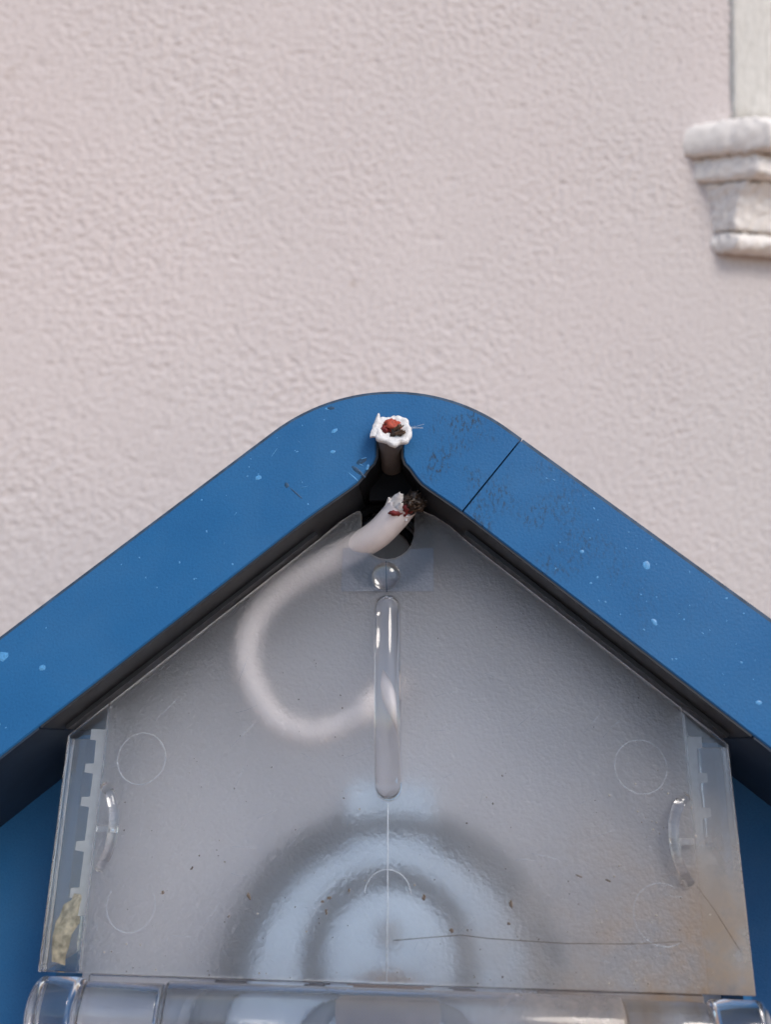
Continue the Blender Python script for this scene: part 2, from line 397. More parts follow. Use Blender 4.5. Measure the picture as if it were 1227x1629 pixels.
# ------------------------------------------------------------------ the blue box: local millimetres, x right, y depth, z up; z = 0 at the ridge of the outer slopes
S = 0.822                                   # slope of the gable
BOX_LOC = (0.001611, 0.26468, CAM_H + 0.06609); BOX_ROT = (R(-15.23), R(-0.26), R(-3.78))
BM = Matrix.Translation(BOX_LOC) @ Euler(BOX_ROT).to_matrix().to_4x4()
cab = empty('electric_cabinet', BOX_LOC, BOX_ROT)
tag(cab, 'scuffed blue plastic power box with gabled hood and clear hinged cover', 'power box')

# hood: the left rafter with the rounded ridge is one piece, the right rafter another, a thin joint between them
TH = math.atan(S); RC = 62.3; CZ = -RC / math.cos(TH)
ridge = [(RC * math.sin(a), CZ + RC * math.cos(a)) for a in [(-TH + 2 * TH * i / 28) for i in range(29)]]
notch_l = [(-26, -63.4), (-21, -59.6), (-16, -55.9), (-12.6, -53.4), (-10.4, -51.6), (-8.5, -49.2), (-6.8, -46.6), (-5.1, -44.7), (-4.3, -42.4)]
slot = [(-4.3, -36)] + [(0.2 - 4.5 * math.cos(R(a)), -34.5 + 4.5 * math.sin(R(a))) for a in (15, 40, 65, 90, 115, 140, 165)] + [(4.7, -36)]
notch_r = [(-x + 0.6, z - 0.3) for x, z in notch_l[::-1]]
XE = 184.0
j_out, j_in = (44.0, -S * 44.0), (23.7, -61.6)
cap_poly = [(-XE, -S * XE)] + [p for p in ridge] + [j_out, j_in] + [p for p in notch_r if p[0] < 23.0][::-1] + slot[::-1] + notch_l[::-1] + [(-XE, -42 - S * XE)]
gap = 0.42
raf_poly = [(j_out[0] + gap * 0.9, -S * (j_out[0] + gap * 0.9)), (XE, -S * XE), (XE, -42 - S * XE), (j_in[0] + gap * 1.2, -42 - S * (j_in[0] + gap * 1.2))]
def hood_piece(name, poly):
    bm = bmesh.new(); prism(bm, poly, 0, 112)
    bmesh.ops.recalc_face_normals(bm, faces=bm.faces)
    def cls(e):
        if not all(abs(v.co.y) < 1e-4 for v in e.verts): return None
        m = (e.verts[0].co + e.verts[1].co) / 2
        d = e.verts[0].co - e.verts[1].co
        if abs(d.z) > 1e-6 and d.x * d.z > 0 and 20 < m.x < 46 and d.length > 20: return 'joint'
        return 'outer' if m.z > -S * abs(m.x) - 20.5 and not (abs(m.x) < 6 and m.z < -26) else 'inner'
    eo = [e for e in bm.edges if cls(e) == 'outer']
    rb = bmesh.ops.bevel(bm, geom=eo, offset=1.7, segments=4, affect='EDGES', clamp_overlap=True)
    for f in rb['faces']: f.material_index = 1
    ei = [e for e in bm.edges if cls(e) == 'inner' and len(e.link_faces) == 2 and e.calc_face_angle(0) > 1.0]
    bmesh.ops.bevel(bm, geom=ei, offset=0.35, segments=2, affect='EDGES', clamp_overlap=True)
    bmesh.ops.triangulate(bm, faces=[f for f in bm.faces if len(f.verts) > 4])
    o = obj(name, bm, M['blue'], cab, True, angle=32); o.data.materials.append(M['blue_edge']); return o
hood = hood_piece('hood', cap_poly)
rafter = hood_piece('hood_rafter', raf_poly)

# dark strips under the hood and in the cable slot, standing in for shade
inner_line = [(-106.5, -42 - S * 106.5)] + notch_l + slot + notch_r + [(106.5, -42 - S * 106.5)]
def offset_line(P, d):
    out = []
    for i, p in enumerate(P):
        a = P[max(i - 1, 0)]; b = P[min(i + 1, len(P) - 1)]; tx, tz = b[0] - a[0], b[1] - a[1]; L = math.hypot(tx, tz)
        out.append((p[0] + tz / L * d, p[1] - tx / L * d))
    return out
def strip(bm, A, B, y0, y1):
    n = len(A)
    V = [[bm.verts.new((p[0], y, p[1])) for p in L] for L, y in ((A, y0), (B, y0), (B, y1), (A, y1))]
    for k in range(4):
        for i in range(n - 1): bm.faces.new((V[k][i], V[k][i + 1], V[(k + 1) % 4][i + 1], V[(k + 1) % 4][i]))
    bm.faces.new([V[k][0] for k in range(4)]); bm.faces.new([V[k][-1] for k in range(4)][::-1])
bm = bmesh.new(); strip(bm, offset_line(inner_line, 0.08), offset_line(inner_line, 0.75), 0.55, 55.5)
obj('soffit_shade_strip', bm, M['seal_shade'], cab, True, angle=40)
slot_line = notch_l[4:] + slot + notch_r[:-4]
bm = bmesh.new(); strip(bm, offset_line(slot_line, 0.80), offset_line(slot_line, 0.95), 0.75, 40); obj('slot_shade_strip', bm, M['black'], cab, True, angle=40)  # black strip added along the slot walls as painted shade
for sg in (-1, 1):
    P = [(sg * 26.5, -42 - S * 26.5), (sg * 105.2, -42 - S * 105.2)]
    if sg < 0: P = P[::-1]
    bm = bmesh.new(); strip(bm, offset_line(P, 0.9), offset_line(P, 2.3), 13.2, 16.9); obj('soffit_bead', bm, M['seal_shade'], cab)
for sg in (-1, 1):
    P = [(sg * 107.0, -42 - S * 107.0), (sg * 183, -42 - S * 183)]
    if sg < 0: P = P[::-1]
    bm = bmesh.new(); strip(bm, offset_line(P, 0.08), offset_line(P, 0.7), 0.55, 63.8); obj('soffit_shade_strip', bm, M['tray'], cab)  # navy strip over the blue outer soffit, shade put into its colour
# baffle behind the cable slot
bm = bmesh.new(); prism(bm, [(-24, -63), (-12, -30), (12, -30), (24, -63), (16, -53.5), (-16, -53.5)], 26, 29)
obj('slot_baffle', bm, M['black'], cab)
bm = bmesh.new(); prism(bm, [(-7.5, -28), (-7.5, -53), (7.5, -53), (7.5, -28)], 15, 17); obj('slot_shade_plate', bm, M['black'], cab)  # black plate added in the slot, standing in for the shade there
# black cable grommet under the ridge, seen through the U cut
for k, (rr, yy) in enumerate(((15.0, 26.5), (12.2, 31.0), (9.0, 36.0))):
    bm = bmesh.new()
    ring = [(rr + 1.5 * math.cos(R(a)), 1.7 * math.sin(R(a))) for a in range(0, 360, 30)]; ring.append(ring[0])
    lathe(bm, ring, (-1.5, yy, -66.0), 'y', 40); obj('grommet_ring', bm, M['black'] if k != 1 else M['seal_shade'], cab, True)

# body: front panels left and right of the cover, sides, back, floor
XB = 172.0; ZB = -430.0; OP = 108.0
for sg in (-1, 1):
    bm = bmesh.new()
    P = [(sg * OP, -41 - S * OP), (sg * XB, -41 - S * XB), (sg * XB, ZB), (sg * OP, ZB)]
    prism(bm, P, 64, 68); o = obj('front_panel', bm, M['blue_plain'], cab); bevel_mod(o, 0.8)
    bm = bmesh.new(); box(bm, *sorted((sg * (XB - 3), sg * XB)), 68.1, 112, ZB, -41 - S * XB - 1); obj('side_wall', bm, M['blue_plain'], cab)
    bm = bmesh.new()
    prism(bm, [(sg * OP, -42 - S * OP), (sg * (OP + 2.5), -42 - S * (OP + 2.5)), (sg * (OP + 2.5), ZB), (sg * OP, ZB)], 36, 63.8)
    obj('tray_wall', bm, M['blue_plain'], cab)
bm = bmesh.new(); box(bm, -OP + 0.2, OP - 0.2, 26.3, 30, ZB, -222); o = obj('lower_panel', bm, M['blue_plain'], cab); bevel_mod(o, 0.8)
bm = bmesh.new(); box(bm, -XB, XB, 30.1, 112, ZB - 4, ZB - 0.1); obj('floor_plate', bm, M['blue_plain'], cab)
bm = bmesh.new(); prism(bm, [(-XB + 4, -44 - S * XB), (-20, -60), (0, -43), (20, -60), (XB - 4, -44 - S * XB), (XB - 4, ZB), (-XB + 4, ZB)], 112.2, 115)
obj('back_wall', bm, M['blue_plain'], cab)
bm = bmesh.new(); prism(bm, [(-OP + 0.3, -43 - S * OP), (-30, -43 - S * 30), (-20, -62), (20, -62), (30, -43 - S * 30), (OP - 0.3, -43 - S * OP), (OP - 0.3, ZB), (-OP + 0.3, ZB)], 56, 59)
obj('back_plate', bm, M['plate'], cab)
bm = bmesh.new(); box(bm, -30, 30, 42.5, 55.5, -63.5, -61.8); obj('inner_ledge', bm, M['tray'], cab)
bm = bmesh.new(); prism(bm, [(-9, -44), (9, -44), (20, -62.5), (20, -74), (-20, -74), (-20, -62.5)], 40, 42); obj('cable_guide', bm, M['guide'], cab)
# post down to the paving
inv = BM.inverted(); bm = bmesh.new()
p0 = BM @ Vector((0, 0.065, (ZB - 4) * MM)); top = Vector((p0.x, p0.y, p0.z + 0.004))
tube(bm, [inv @ Vector((top.x, top.y, 0.0)), inv @ top], 0.032, 24); obj('post', bm, M['tray'], cab, True, 1, 40)
bm = bmesh.new(); tube(bm, [inv @ Vector((top.x, top.y, 0.001)), inv @ Vector((top.x, top.y, 0.012))], 0.09, 32); obj('base_plate', bm, M['tray'], cab, True, 1, 40)

# ------------------------------------------------------------------ the clear cover
YC = 17.2; TC = 2.2; XC = 105.3
CTOP = -45.6
un = [(-10.4, -57.0), (-10.2, -64.0)] + [(-1.2 + 9.0 * math.cos(R(a)), -64.2 + 9.0 * math.sin(R(a))) for a in range(190, 351, 16)] + [(7.9, -64.0), (8.0, -57.0)]
tl = [(-XC, CTOP - S * XC), (-24, CTOP - S * 24), (-18, -59.9), (-14.5, -57.6), (-12.2, -56.2), (-10.9, -56.0)]
tr = [(8.6, -55.8), (11, -56.2), (15, -58.0), (20, -61.4), (26, CTOP - S * 26), (XC, CTOP - S * XC)]
outer = tl + un + tr + [(XC, -200.6), (-XC, -200.6)]
def capsule(xa, za, xb, zb, r, n=10):
    return [(xa + r * math.cos(R(180 - 180 * i / n)), za + r * math.sin(R(180 - 180 * i / n))) for i in range(n + 1)] + \
           [(xb + r * math.cos(R(-180 * i / n)), zb + r * math.sin(R(-180 * i / n))) for i in range(n + 1)]
grip_hole = capsule(-1.0, -90.0, 0.1, -146.2, 4.2)
bm = bmesh.new(); prism(bm, outer, YC, YC + TC, [grip_hole])
cover = obj('cover', bm, M['pebble'], cab); bevel_mod(cover, 0.32, 2)
tag(cover, 'pebbled clear plastic cover with U cut at the top')
for sg in (-1, 1):
    # side return, inner rib and foot
    bm = bmesh.new(); prism(bm, [(sg * (XC - 1.9), CTOP - S * XC - 1), (sg * XC, CTOP - S * XC - 1), (sg * XC, -200.6), (sg * (XC - 1.9), -200.6)], YC + TC + 0.1, 42)
    o = obj('side_return', bm, M['clear_soft'], cover); bevel_mod(o, 0.3)
    bm = bmesh.new(); prism(bm, [(sg * 92.2, CTOP - S * 92.2 - 1), (sg * 93.4, CTOP - S * 93.4 - 1), (sg * 93.4, -200.4), (sg * 92.2, -200.4)], YC + TC + 0.1, 27)
    o = obj('inner_rib', bm, M['clear_soft'], cover); bevel_mod(o, 0.25)
    # frosted latch rack with teeth
    bm = bmesh.new()
    P = [(sg * 93.9, -130.0), (sg * 99.6, -130.0), (sg * 99.6, -133.4), (sg * 97.6, -133.6)]
    for zt in (-142.4, -152.7, -166.0, -179.7):
        P += [(sg * 97.4, zt + 1.6), (sg * 100.2, zt + 1.4), (sg * 100.2, zt - 1.2), (sg * 97.3, zt - 1.6)]
    P += [(sg * 97.0, -186.0), (sg * 94.2, -186.0)]
    dy = 0 if sg < 0 else 2.5
    prism(bm, P, YC + TC + 3.2 + dy, YC + TC + 4.4 + dy); obj('latch_rack', bm, M['frost'], cover)
    # moulded bow
    bm = bmesh.new()
    tube(bm, catmull([(sg * 91.0, YC - 0.4, -147.6), (sg * 88.2, YC - 1.9, -149.6), (sg * 86.0, YC - 2.5, -154.5), (sg * 85.6, YC - 2.6, -160.0), (sg * 86.6, YC - 2.4, -166.5), (sg * 89.6, YC - 0.4, -171.6)], 6), 1.5, 14)
    obj('pull_bow', bm, M['clear'], cover, True)
    bm = bmesh.new(); box(bm, *sorted((sg * 86.4, sg * 91.5)), YC - 1.9, YC - 0.3, -161.2, -159.2); o = obj('bow_tab', bm, M['clear_soft'], cover); bevel_mod(o, 0.3)
# grip: a clear rod bulging out of its slot
bm = bmesh.new()
pts = []
for i in range(61):
    t = i / 60; pts.append((-1.0 + 1.1 * t, YC + 1.0 - 7.0 * math.sin(math.pi * t) ** 0.8, -86.4 - 63.2 * t))
tube(bm, pts, lambda t, a: 3.92 * math.sqrt(max(0.03, 1 - max(0, (abs(t - 0.5) - 0.44) / 0.06) ** 2)), 28)
grip = obj('grip', bm, M['clear'], cover, True); tag(grip, 'smooth clear raised grip rod')
# bead above the grip
bm = bmesh.new(); lathe(bm, [(4.9 * math.cos(R(a)), -3.2 * math.sin(R(a))) for a in (0, 12, 25, 38, 50, 62, 74, 84, 90)], (-1.5, YC - 0.56, -79.2), 'y', 36)
bmesh.ops.holes_fill(bm, edges=bm.edges); obj('bead', bm, M['clear'], cover, True, angle=60)
# small smooth pad behind it
bm = bmesh.new()
prism(bm, [(-16.6, -69.4)] + [(-1.2 + 9.7 * math.cos(R(a)), -64.2 + 9.7 * math.sin(R(a))) for a in range(213, 328, 10)] + [(14.6, -69.4), (14.6, -84.5), (-16.6, -84.5)], YC - 0.5, YC - 0.05)
o = obj('pad', bm, M['clear_pad'], cover); bevel_mod(o, 0.12)
# mould line and ejector rings
def seam(name, P, r, m, parent, y=YC - 0.05, seg=6):
    bm = bmesh.new(); tube(bm, [(p[0], y, p[1]) for p in P], r, seg); return obj(name, bm, m, parent, True)
seam('mould_line', [(-1.5, -74.2), (-1.2, -84.8)], 0.13, M['scuff'], cover, YC - 0.55)
seam('mould_line', [(0.0, -151.2), (0.05, -165), (0.2, -178), (0.2, -200)], 0.17, M['hair'], cover)
def ringmark(cx, cz, r, a0, a1, rad):
    seam('ejector_mark', [(cx + r * math.cos(R(a0 + (a1 - a0) * i / 40)), cz + r * math.sin(R(a0 + (a1 - a0) * i / 40))) for i in range(41)], rad, M['hair'], cover, YC - 0.02)
ringmark(-79.8, -139.0, 7.9, 20, 375, 0.07); ringmark(-78.6, -181.7, 7.6, 150, 385, 0.055)
ringmark(78.1, -139.2, 7.9, 0, 355, 0.07); ringmark(81.1, -180.3, 8.4, 60, 300, 0.055); ringmark(0.2, -177.0, 7.0, 0, 180, 0.12)

# hinge barrel along the bottom of the cover
def barrel(name, x0, x1, r, parent, m='clear'):
    bm = bmesh.new(); b = 0.9
    prof = [(0.001, x0), (r - b, x0), (r - b * 0.3, x0 + b * 0.3), (r, x0 + b), (r, (x0 + x1) / 2), (r, x1 - b), (r - b * 0.3, x1 - b * 0.3), (r - b, x1), (0.001, x1)]
    lathe(bm, prof, (0, 12.0, -208.2), 'x', 48); return obj(name, bm, M[m], parent, True, angle=50)
hinge = barrel('hinge_barrel', -64.0, 66.5, 7.6, cover, 'clear_soft')
barrel('hinge_pin', -89.0, -64.3, 6.9, cover); barrel('hinge_pin', 66.8, 90.5, 6.9, cover)
barrel('hinge_knuckle', -101.8, -89.3, 7.8, cover); barrel('hinge_knuckle', 90.8, 105.0, 7.8, cover)
bm = bmesh.new(); box(bm, -90, 91, YC + 1, YC + 3.2, -221, -201.2); o = obj('hinge_leaf', bm, M['clear_soft'], cover); bevel_mod(o, 0.4)

# ------------------------------------------------------------------ scuffs on the hood: chips, scratches, gouges
def flake(bm, x, y, z, rx, rz, th, rot=0.0, n=9, jag=0.35):
    c, s = math.cos(rot), math.sin(rot); top = []; bot = []
    for k in range(n):
        a = 2 * math.pi * k / n; q = 1 + jag * (random.random() - 0.5); u, v = rx * q * math.cos(a), rz * q * math.sin(a)
        top.append(bm.verts.new((x + (u * c - v * s) * 0.7, y - th, z + (u * s + v * c) * 0.7))); bot.append(bm.verts.new((x + u * c - v * s, y + 0.02, z + u * s + v * c)))
    bm.faces.new(top)
    for k in range(n): bm.faces.new((top[k], top[(k + 1) % n], bot[(k + 1) % n], bot[k]))
def dots(name, items, m, parent, y):
    bm = bmesh.new()
    for (x, z, rx, rz, rot) in items: flake(bm, x, y, z, rx, rz, 0.08, R(rot))
    return tag(obj(name, bm, m, parent, True), kind='stuff')
chips = [(-18.3, -33.2, 1.3, 0.7, 25), (-18.6, -40.7, 0.9, 0.65, 10), (-43.2, -49.6, 1.3, 0.9, 10), (-21.0, -25.2, 1.0, 0.5, 0), (-121.5, -108.5, 1.9, 1.6, 0),
         (-108, -112, 1.1, 0.9, 0)]
for k in range(24):
    x = -random.uniform(22, 122); d = random.uniform(4, 38); chips.append((x, -S * abs(x) - d, random.uniform(.15, .45), random.uniform(.12, .3), random.uniform(0, 180)))
dots('paint_chips', chips, M['chip'], hood, 0.0)
chips = [(80.5, -79.5, 1.1, 1.5, 25), (81.3, -97.0, 0.7, 1.3, 30), (119.5, -109, 1.2, 0.9, -20), (115.5, -112.0, 1.3, 1.0, 0), (109.2, -120.5, 0.9, 0.7, 0), (61, -75, 0.7, 0.6, 0)]
for k in range(50):
    x = random.uniform(48, 122); d = random.uniform(3, 39); chips.append((x, -S * abs(x) - d, random.uniform(.12, .5), random.uniform(.1, .32), random.uniform(0, 180)))
dots('paint_chips', chips, M['chip'], rafter, 0.0)
dots('gouges', [(-9.0, -44.2, 1.9, 1.0, 30), (-10.2, -47.6, 2.6, 0.8, -42), (-9.0, -48.6, 2.2, 0.35, -42), (-33.6, -52.3, 0.8, 1.1, 20), (-30.5, -55.0, 3.4, 0.3, -42), (-20.0, -25.0, 1.6, 0.7, 5)], M['scuff'], hood, -0.004)
dots('scratches', [(-38.5, -41.0, 1.9, 0.10, 58), (-27.8, -53.0, 1.5, 0.09, 15), (-28.5, -51.3, 0.6, 0.09, -60), (-30.2, -37, .5, .07, -50), (-50, -62, .7, .08, 55), (-11.6, -49.6, 2.4, 0.22, -42), (-6.9, -46.2, 0.5, 1.1, -15), (-8.3, -43.2, 1.3, 0.25, 20),
                   (-9.2, -45.4, 0.9, 0.2, -30), (-53, -72, .5, .07, 70)], M['chip'], hood, -0.008)

# ------------------------------------------------------------------ dirt on the cover
items = [(-42.0, -178.5, 1.5, 0.8, -60), (-60.5, -171.0, 0.9, 0.45, 60), (-69, -178.0, 0.6, 0.9, 0), (-48, -184, .7, .4, 40), (0.6 + 10.5, -177.5, 0.8, 1.3, -15), (-17.5, -178.2, 1.0, 0.7, 20), (-19.6, -179.3, 0.7, 0.6, 0), (-18.3, -182.0, 0.5, 1.0, 15),
         (-11.5, -176, 0.5, 1.1, -10), (37.0, -178.6, 0.6, 1.5, 8), (36.2, -183.8, 0.9, 0.8, 0), (19.3, -186.0, 0.9, 0.9, 30), (57.5, -170.5, 1.3, 0.35, -20), (66.0, -171.5, 1.3, 0.35, -25), (-0.3, -203, .5, .9, 0)]
for k in range(150):
    x = random.uniform(-85, 90); z = -200 + random.random() ** 1.6 * 110
    if z > CTOP - S * abs(x) - 6 or abs(x) < 6: continue
    r = random.uniform(0.1, 0.34); items.append((x, z, r, r * random.uniform(0.5, 1.4), random.uniform(0, 180)))
bm = bmesh.new()
for (x, z, rx, rz, rot) in items: flake(bm, x, YC, z, rx * 0.72, rz * 0.72, 0.12, R(rot), 9, 0.8)
dirt = obj('dirt_specks', bm, M['speck'], cover, True); tag(dirt, 'brown dirt specks stuck on the clear cover', kind='stuff')
bm = bmesh.new()
for k in range(90):
    x = random.uniform(-88, 92); z = -199 + random.random() ** 2.2 * 60; r = random.uniform(0.08, 0.3)
    flake(bm, x if random.random() < .4 else random.uniform(60, 95), YC, z, r, r, 0.1)
pd = obj('dust_grains', bm, M['grain'], cover, True); tag(pd, kind='stuff')
seam('hairline_crack', [(2, -189.2), (14, -188.0), (22, -187.2), (30, -187.9), (52, -188.6), (72, -188.2), (86, -187.2)], 0.11, M['speck'], cover, YC + 0.02)
seam('hairline_crack', [(91.8, -172.5), (96, -178.5), (102.4, -189.5)], 0.10, M['speck'], cover, YC + 0.02)

bm = bmesh.new()
for k in range(46):
    x = random.uniform(-82, 86); z = random.uniform(-196, -110)
    if z > CTOP - S * abs(x) - 10 or abs(x) < 9: continue
    a = R(random.choice([random.uniform(-25, 25), random.uniform(40, 75)])); L = random.uniform(1.2, 5.0); bend = random.uniform(-0.4, 0.4)
    tube(bm, [(x - L * math.cos(a), YC, z - L * math.sin(a)), (x, YC, z + bend), (x + L * math.cos(a), YC, z + L * math.sin(a))], random.uniform(0.025, 0.05), 5)
tag(obj('fine_scratches', bm, M['hair'], cover, True), kind='stuff')
# dry leaf scrap inside the left edge of the cover
bm = bmesh.new(); n = 10
P = [(-104, -199), (-104.2, -195), (-103.6, -191.5), (-103.9, -188.5), (-102.6, -186.0), (-101.9, -183.0), (-99.6, -181.6), (-98.4, -179.6), (-96.6, -179.9), (-95.9, -182), (-96.7, -185), (-96.2, -188), (-97.6, -191), (-98.0, -194.5), (-99.4, -197), (-99.6, -200), (-101.8, -199.2)]
prism(bm, P, 22.2, 22.6)
for v in bm.verts: v.co.y += 0.9 * math.sin(v.co.z * 0.4) + 0.5 * math.sin(v.co.x * 1.3)
lf = obj('leaf_scrap', bm, M['leaf']); lf.location = BOX_LOC; lf.rotation_euler = BOX_ROT
tag(lf, 'dry yellowish leaf scrap trapped in the lower left edge of the clear cover', 'leaf')

# ------------------------------------------------------------------ socket inside, behind the cover
sock = empty('power_socket', BOX_LOC, BOX_ROT)
tag(sock, 'round pale blue power socket blurred behind the lower part of the clear cover', 'socket')
SC = (0, 0, -210.5)
def torus(name, c, r, rm, ry, y, m):
    bm = bmesh.new(); ring = [(r + rm * math.cos(R(a)), y + ry * math.sin(R(a))) for a in range(0, 360, 30)]; ring.append(ring[0])
    lathe(bm, ring, c, 'y', 72); return obj(name, bm, M[m], sock, True)
torus('gasket_ring', SC, 51.5, 5.6, 4.5, 40.5, 'socket_dark')
bm = bmesh.new(); lathe(bm, [(46.0, 55.8), (46.0, 38), (44.8, 36.2), (42, 35.2), (30, 35.6), (0.01, 36)], SC, 'y', 72); obj('lid', bm, M['socket'], sock, True, angle=60)
bm = bmesh.new(); lathe(bm, [(60.0, 55.8), (60.0, 44.6), (58, 44), (46.2, 44)], SC, 'y', 72); obj('flange', bm, M['plate'], sock, True, angle=60)
torus('seal_ring', (0, 0, -199.0), 24.5, 3.2, 2.6, 35.5, 'socket_dark')
bm = bmesh.new(); lathe(bm, [(21.0, 35.9), (21.0, 33.6), (19.8, 32.6), (12, 32.2), (0.01, 32.0)], (0, 0, -199.0), 'y', 60); obj('centre_cap', bm, M['socket'], sock, True, angle=40)
bm = bmesh.new(); lathe(bm, [(4.2, 32.5), (4.2, 31.3), (3.4, 30.7), (0.01, 30.6)], (0, 0, -190.5), 'y', 32); obj('screw', bm, M['screw'], sock, True, angle=40)
bm = bmesh.new(); lathe(bm, [(15, 32.8), (15, 30.8), (13.8, 30.0), (0.01, 29.8)], (0, 0, -215.5), 'y', 40); obj('latch', bm, M['brown'], sock, True, angle=40)
bm = bmesh.new(); box(bm, -15.5, 14.5, 37, 41, -167, -146.0)
o = obj('lid_tab', bm, M['socket'], sock); bevel_mod(o, 1.8, 3)

# ------------------------------------------------------------------ the cut cables
def cable_things(name, label):
    e = empty(name, BOX_LOC, BOX_ROT); return tag(e, label, 'cable', 'the two ends of the cut cable')
# loop inside the box, its torn end poking out through the U cut
c1 = cable_things('cut_cable', 'looped white cable inside the clear cover, torn end at the U cut')
path = catmull([(3.0, 55.5, -112.4), (2.0, 45, -113), (-1.5, 36.5, -115.5), (-7.5, 32, -120.5), (-15.5, 30, -126.5), (-28, 29, -130.3), (-41, 29, -124.6), (-50.2, 30, -109), (-49.6, 30, -94.5), (-41.4, 29, -82.6),
                (-28, 27, -74.3), (-15, 23, -69.0), (-5.0, 16.5, -65.0), (1.6, 11.5, -59.8), (4.2, 9.2, -56.8)], 8)
RCAB = 4.95
bm = bmesh.new(); rings = tube(bm, path, RCAB, 28, cap=False)
for k, v in enumerate(rings[-1]):                                        # jagged tear
    v.co += (path[-1] - path[-3]).normalized() * (random.uniform(-1.6, 1.3))
    v.co += (v.co - path[-1]).normalized() * random.uniform(-0.3, 0.7)
bm.faces.new(rings[0][::-1])
sheath = obj('sheath', bm, M['cable'], c1, True, angle=70)
e1 = path[-1]; d1 = (path[-1] - path[-4]).normalized()
sd1 = Vector((0, -1, 0)); sd1 = (sd1 - d1 * sd1.dot(d1)).normalized(); ri = d1.cross(sd1)
bm = bmesh.new(); lathe_r = [(RCAB * 0.97)]
tube(bm, [e1 - d1 * 1.6, e1 - d1 * 0.4, e1 + d1 * 0.5], lambda t, a: (4.3 - 1.2 * t) * (1 + 0.14 * math.sin(3 * a + 1)), 20); obj('filler', bm, M['pvc'], c1, True)
def flap(name, base, tip, wid, th, m, parent, curl):
    """a peeled strip of sheath: curved, tapering to a torn tip"""
    bm = bmesh.new(); base = Vector(base); tip = Vector(tip); ax = (tip - base); L = ax.length; ax.normalize()
    side = ax.cross(Vector((0, -1, 0))).normalized(); nrm = side.cross(ax); N = 8; rows = []
    for i in range(N + 1):
        t = i / N; c = base + ax * L * t + nrm * curl * t * t; w_ = wid * (1 - 0.75 * t ** 2.2) * (1 + 0.2 * (random.random() - .5)); row = []
        for k in range(5):
            u = (k / 4 - 0.5) * 2; row.append(c + side * w_ * u + nrm * (-abs(u) ** 2 * wid * 0.45))
        rows.append(row)
    top = [[bm.verts.new(p) for p in r] for r in rows]; bot = [[bm.verts.new(p - nrm * th) for p in r] for r in rows]
    for A, flip in ((top, 0), (bot, 1)):
        for i in range(N):
            for k in range(4):
                f = (A[i][k], A[i + 1][k], A[i + 1][k + 1], A[i][k + 1]); bm.faces.new(f[::-1] if flip else f)
    per = [(i, 0) for i in range(N + 1)] + [(N, k) for k in range(1, 5)] + [(i, 4) for i in range(N - 1, -1, -1)] + [(0, k) for k in range(3, 0, -1)]
    for a, b in zip(per, per[1:] + per[:1]): bm.faces.new((top[a[0]][a[1]], top[b[0]][b[1]], bot[b[0]][b[1]], bot[a[0]][a[1]]))
    return obj(name, bm, m, parent, True, angle=50)
flap('sheath_flap', e1 + sd1 * 3.6 - ri * 1.6 - d1 * 2.5, e1 + sd1 * 3.9 - ri * 1.9 + d1 * 4.2, 2.7, 0.7, M['pvc'], c1, 0.6)
flap('sheath_flap', e1 + sd1 * 4.0 + ri * 0.5 - d1 * 2.2, e1 + sd1 * 4.2 + ri * 0.2 + d1 * 2.0, 1.8, 0.6, M['pvc'], c1, 0.8)
flap('sheath_flap', e1 + sd1 * 3.0 - ri * 3.2 - d1 * 2.6, e1 + sd1 * 3.4 - ri * 4.6 + d1 * 0.6, 0.9, 0.5, M['pvc'], c1, 0.5)
flap('sheath_flap', e1 + sd1 * 2.6 + ri * 3.4 - d1 * 1.8, e1 + sd1 * 3.0 + ri * 4.8 - d1 * 2.6, 0.8, 0.5, M['pvc'], c1, 0.5)
def lump(name, c, r, m, parent, amp=0.5, squash=(1, 1, 1), seed=0):
    from mathutils import noise as mn
    bm = bmesh.new(); bmesh.ops.create_icosphere(bm, subdivisions=3, radius=1.0)
    for v in bm.verts:
        q = 1 + amp * mn.noise(v.co * 2.3 + Vector((seed, 0, 0))) + amp * 0.5 * mn.noise(v.co * 6 + Vector((0, seed, 0)))
        v.co = Vector((v.co.x * squash[0], v.co.y * squash[1], v.co.z * squash[2])) * r * q + Vector(c)
    return obj(name, bm, m, parent, True)
def strands(name, base, d, n, L, spread, rad, m, parent, r0=1.6):
    bm = bmesh.new(); d = Vector(d).normalized(); base = Vector(base)
    a_ = d.orthogonal().normalized(); b_ = d.cross(a_)
    for k in range(n):
        th = random.uniform(0, 6.283); rr = r0 * math.sqrt(random.random()); off = (a_ * math.cos(th) + b_ * math.sin(th))
        l = L * random.uniform(0.5, 1.1); bend = Vector((random.uniform(-1, 1), random.uniform(-1, 1), random.uniform(-1, 1))) * spread
        p0 = base + off * rr; p1 = p0 + d * l * 0.55 + off * spread * 0.4; p2 = p0 + d * l + off * spread + bend * 0.6
        tube(bm, catmull([p0, p1, p2], 4), rad, 6)
    return obj(name, bm, m, parent, True)
lump('red_core', e1 + d1 * 1.0 + ri * 2.2 + sd1 * 2.0, 2.3, M['darkred'], c1, 0.6, (1, 1, 1.1), 3)
lump('red_core', e1 + sd1 * 4.8 - d1 * 1.9 + ri * 0.6, 1.1, M['darkred'], c1, 0.5, (1.9, 0.6, 0.9), 8)
lump('copper_core', e1 + d1 * 3.4 + ri * 2.6 + sd1 * 0.8, 2.9, M['strand_dark'], c1, 0.8, (1.15, 0.9, 1.15), 6)
strands('copper_strands', e1 + d1 * 1.0 + ri * 1.6 + sd1 * 0.8, d1 * 0.9 + ri * 0.5 + sd1 * 0.25, 55, 5.6, 0.7, 0.26, M['strand_dark'], c1, 2.7)
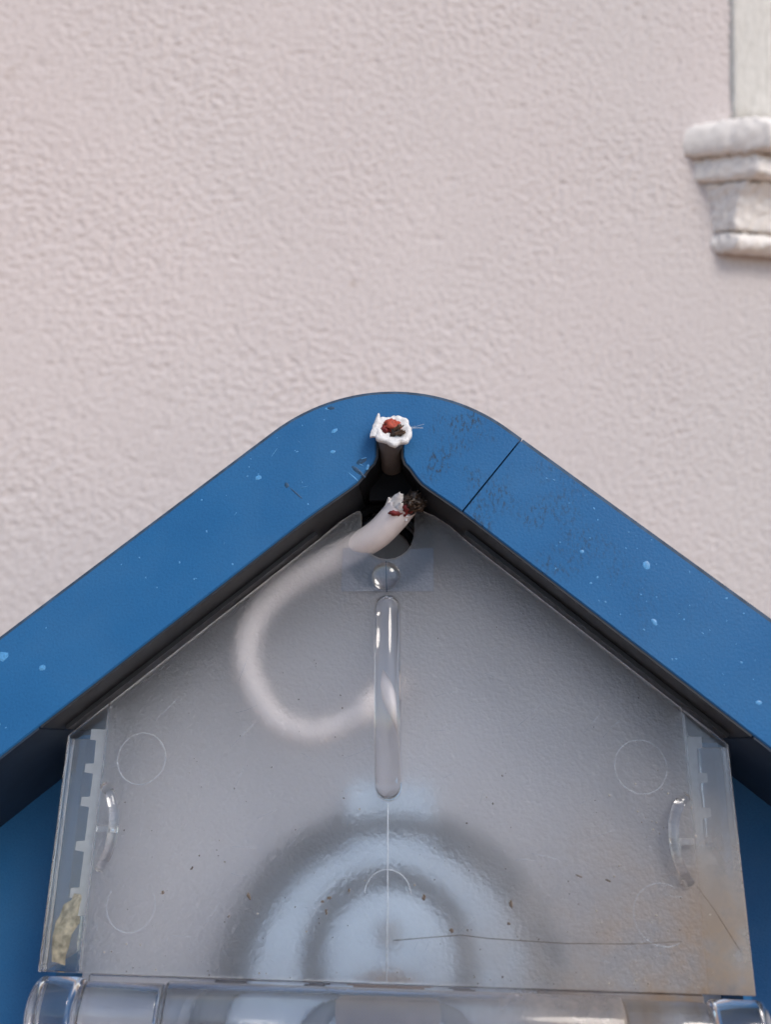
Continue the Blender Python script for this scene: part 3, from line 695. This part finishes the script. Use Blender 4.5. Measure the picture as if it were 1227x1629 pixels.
strands('copper_strands', e1 + d1 * 0.8 + ri * 1.8 + sd1 * 0.6, d1 * 0.9 + ri * 0.6 + sd1 * 0.35, 26, 5.4, 0.9, 0.2, M['strand'], c1, 2.0)

# the stub left in the slot of the hood, its cut face towards the camera
c2 = cable_things('cut_cable', 'short white cable stub in the hood slot, cut face with red core')
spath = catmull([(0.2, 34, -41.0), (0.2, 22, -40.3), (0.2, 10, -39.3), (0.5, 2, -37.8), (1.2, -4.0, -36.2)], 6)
bm = bmesh.new(); tube(bm, spath, 4.15, 28, cap=True); obj('sheath', bm, M['shaded_sheath'], c2, True, angle=60)
ec = Vector((1.7, -4.6, -35.6)); ax = Vector((0.05, -1, 0.30)).normalized(); ux = Vector((1, 0, 0)); uz = ax.cross(ux).normalized(); ux = uz.cross(ax).normalized()
if uz.z < 0: uz = -uz
from mathutils import noise as mnz
def disc_pt(r, a, h): return ec + ux * (r * math.cos(a)) + uz * (r * math.sin(a)) + ax * h
bm = bmesh.new(); NA = 56
prof = [(4.2, -1.6), (5.8, -1.0), (6.9, -0.1), (6.9, 0.9), (6.0, 1.4), (4.9, 1.1), (3.6, 0.6), (1.8, 0.35), (0.15, 0.3)]
rings = []
for r, h in prof:
    ring = []
    for k in range(NA):
        a = 2 * math.pi * k / NA; n1 = mnz.noise(Vector((2.2 * math.cos(a), 2.2 * math.sin(a), 1.3))); n2 = mnz.noise(Vector((r * math.cos(a) * 0.9, r * math.sin(a) * 0.9, h)))
        q = (0.92 + 0.20 * n1 + 0.05 * n2) * (1.04 if math.cos(a) > 0 else 0.98) * (1.0 - 0.10 * max(0, math.sin(a)))
        ring.append(bm.verts.new(disc_pt(r * q, a, h + 0.30 * n2)))
    rings.append(ring)
for a, b in zip(rings, rings[1:]):
    for k in range(NA): bm.faces.new((a[k], a[(k + 1) % NA], b[(k + 1) % NA], b[k]))
bm.faces.new(rings[-1]); bm.faces.new(rings[0][::-1])
obj('cut_face', bm, M['pvc'], c2, True)
flap('sheath_flap', disc_pt(6.6, R(205), 0.8), disc_pt(7.4, R(132), 1.8), 1.5, 0.9, M['pvc'], c2, 0.9)
lump('red_core', disc_pt(1.5, R(130), 1.0), 2.1, M['red'], c2, 1.1, (1.35, 0.6, 0.95), 2)
lump('red_core', disc_pt(2.6, R(180), 0.9), 1.2, M['darkred'], c2, 0.6, (1.1, 0.6, 1.3), 5)
lump('copper_core', disc_pt(1.9, R(-50), 1.0), 1.6, M['strand_dark'], c2, 0.8, (1.35, 0.55, 0.75), 4)
strands('copper_strands', disc_pt(1.4, R(-70), 1.0), ux * 0.9 + uz * 0.22 + ax * 0.25, 24, 3.4, 0.7, 0.24, M['strand'], c2, 1.3)
strands('fine_hairs', disc_pt(5.6, R(10), 0.8), ux + uz * 0.05 + ax * 0.1, 4, 4.6, 0.5, 0.05, M['hair'], c2, 0.5)
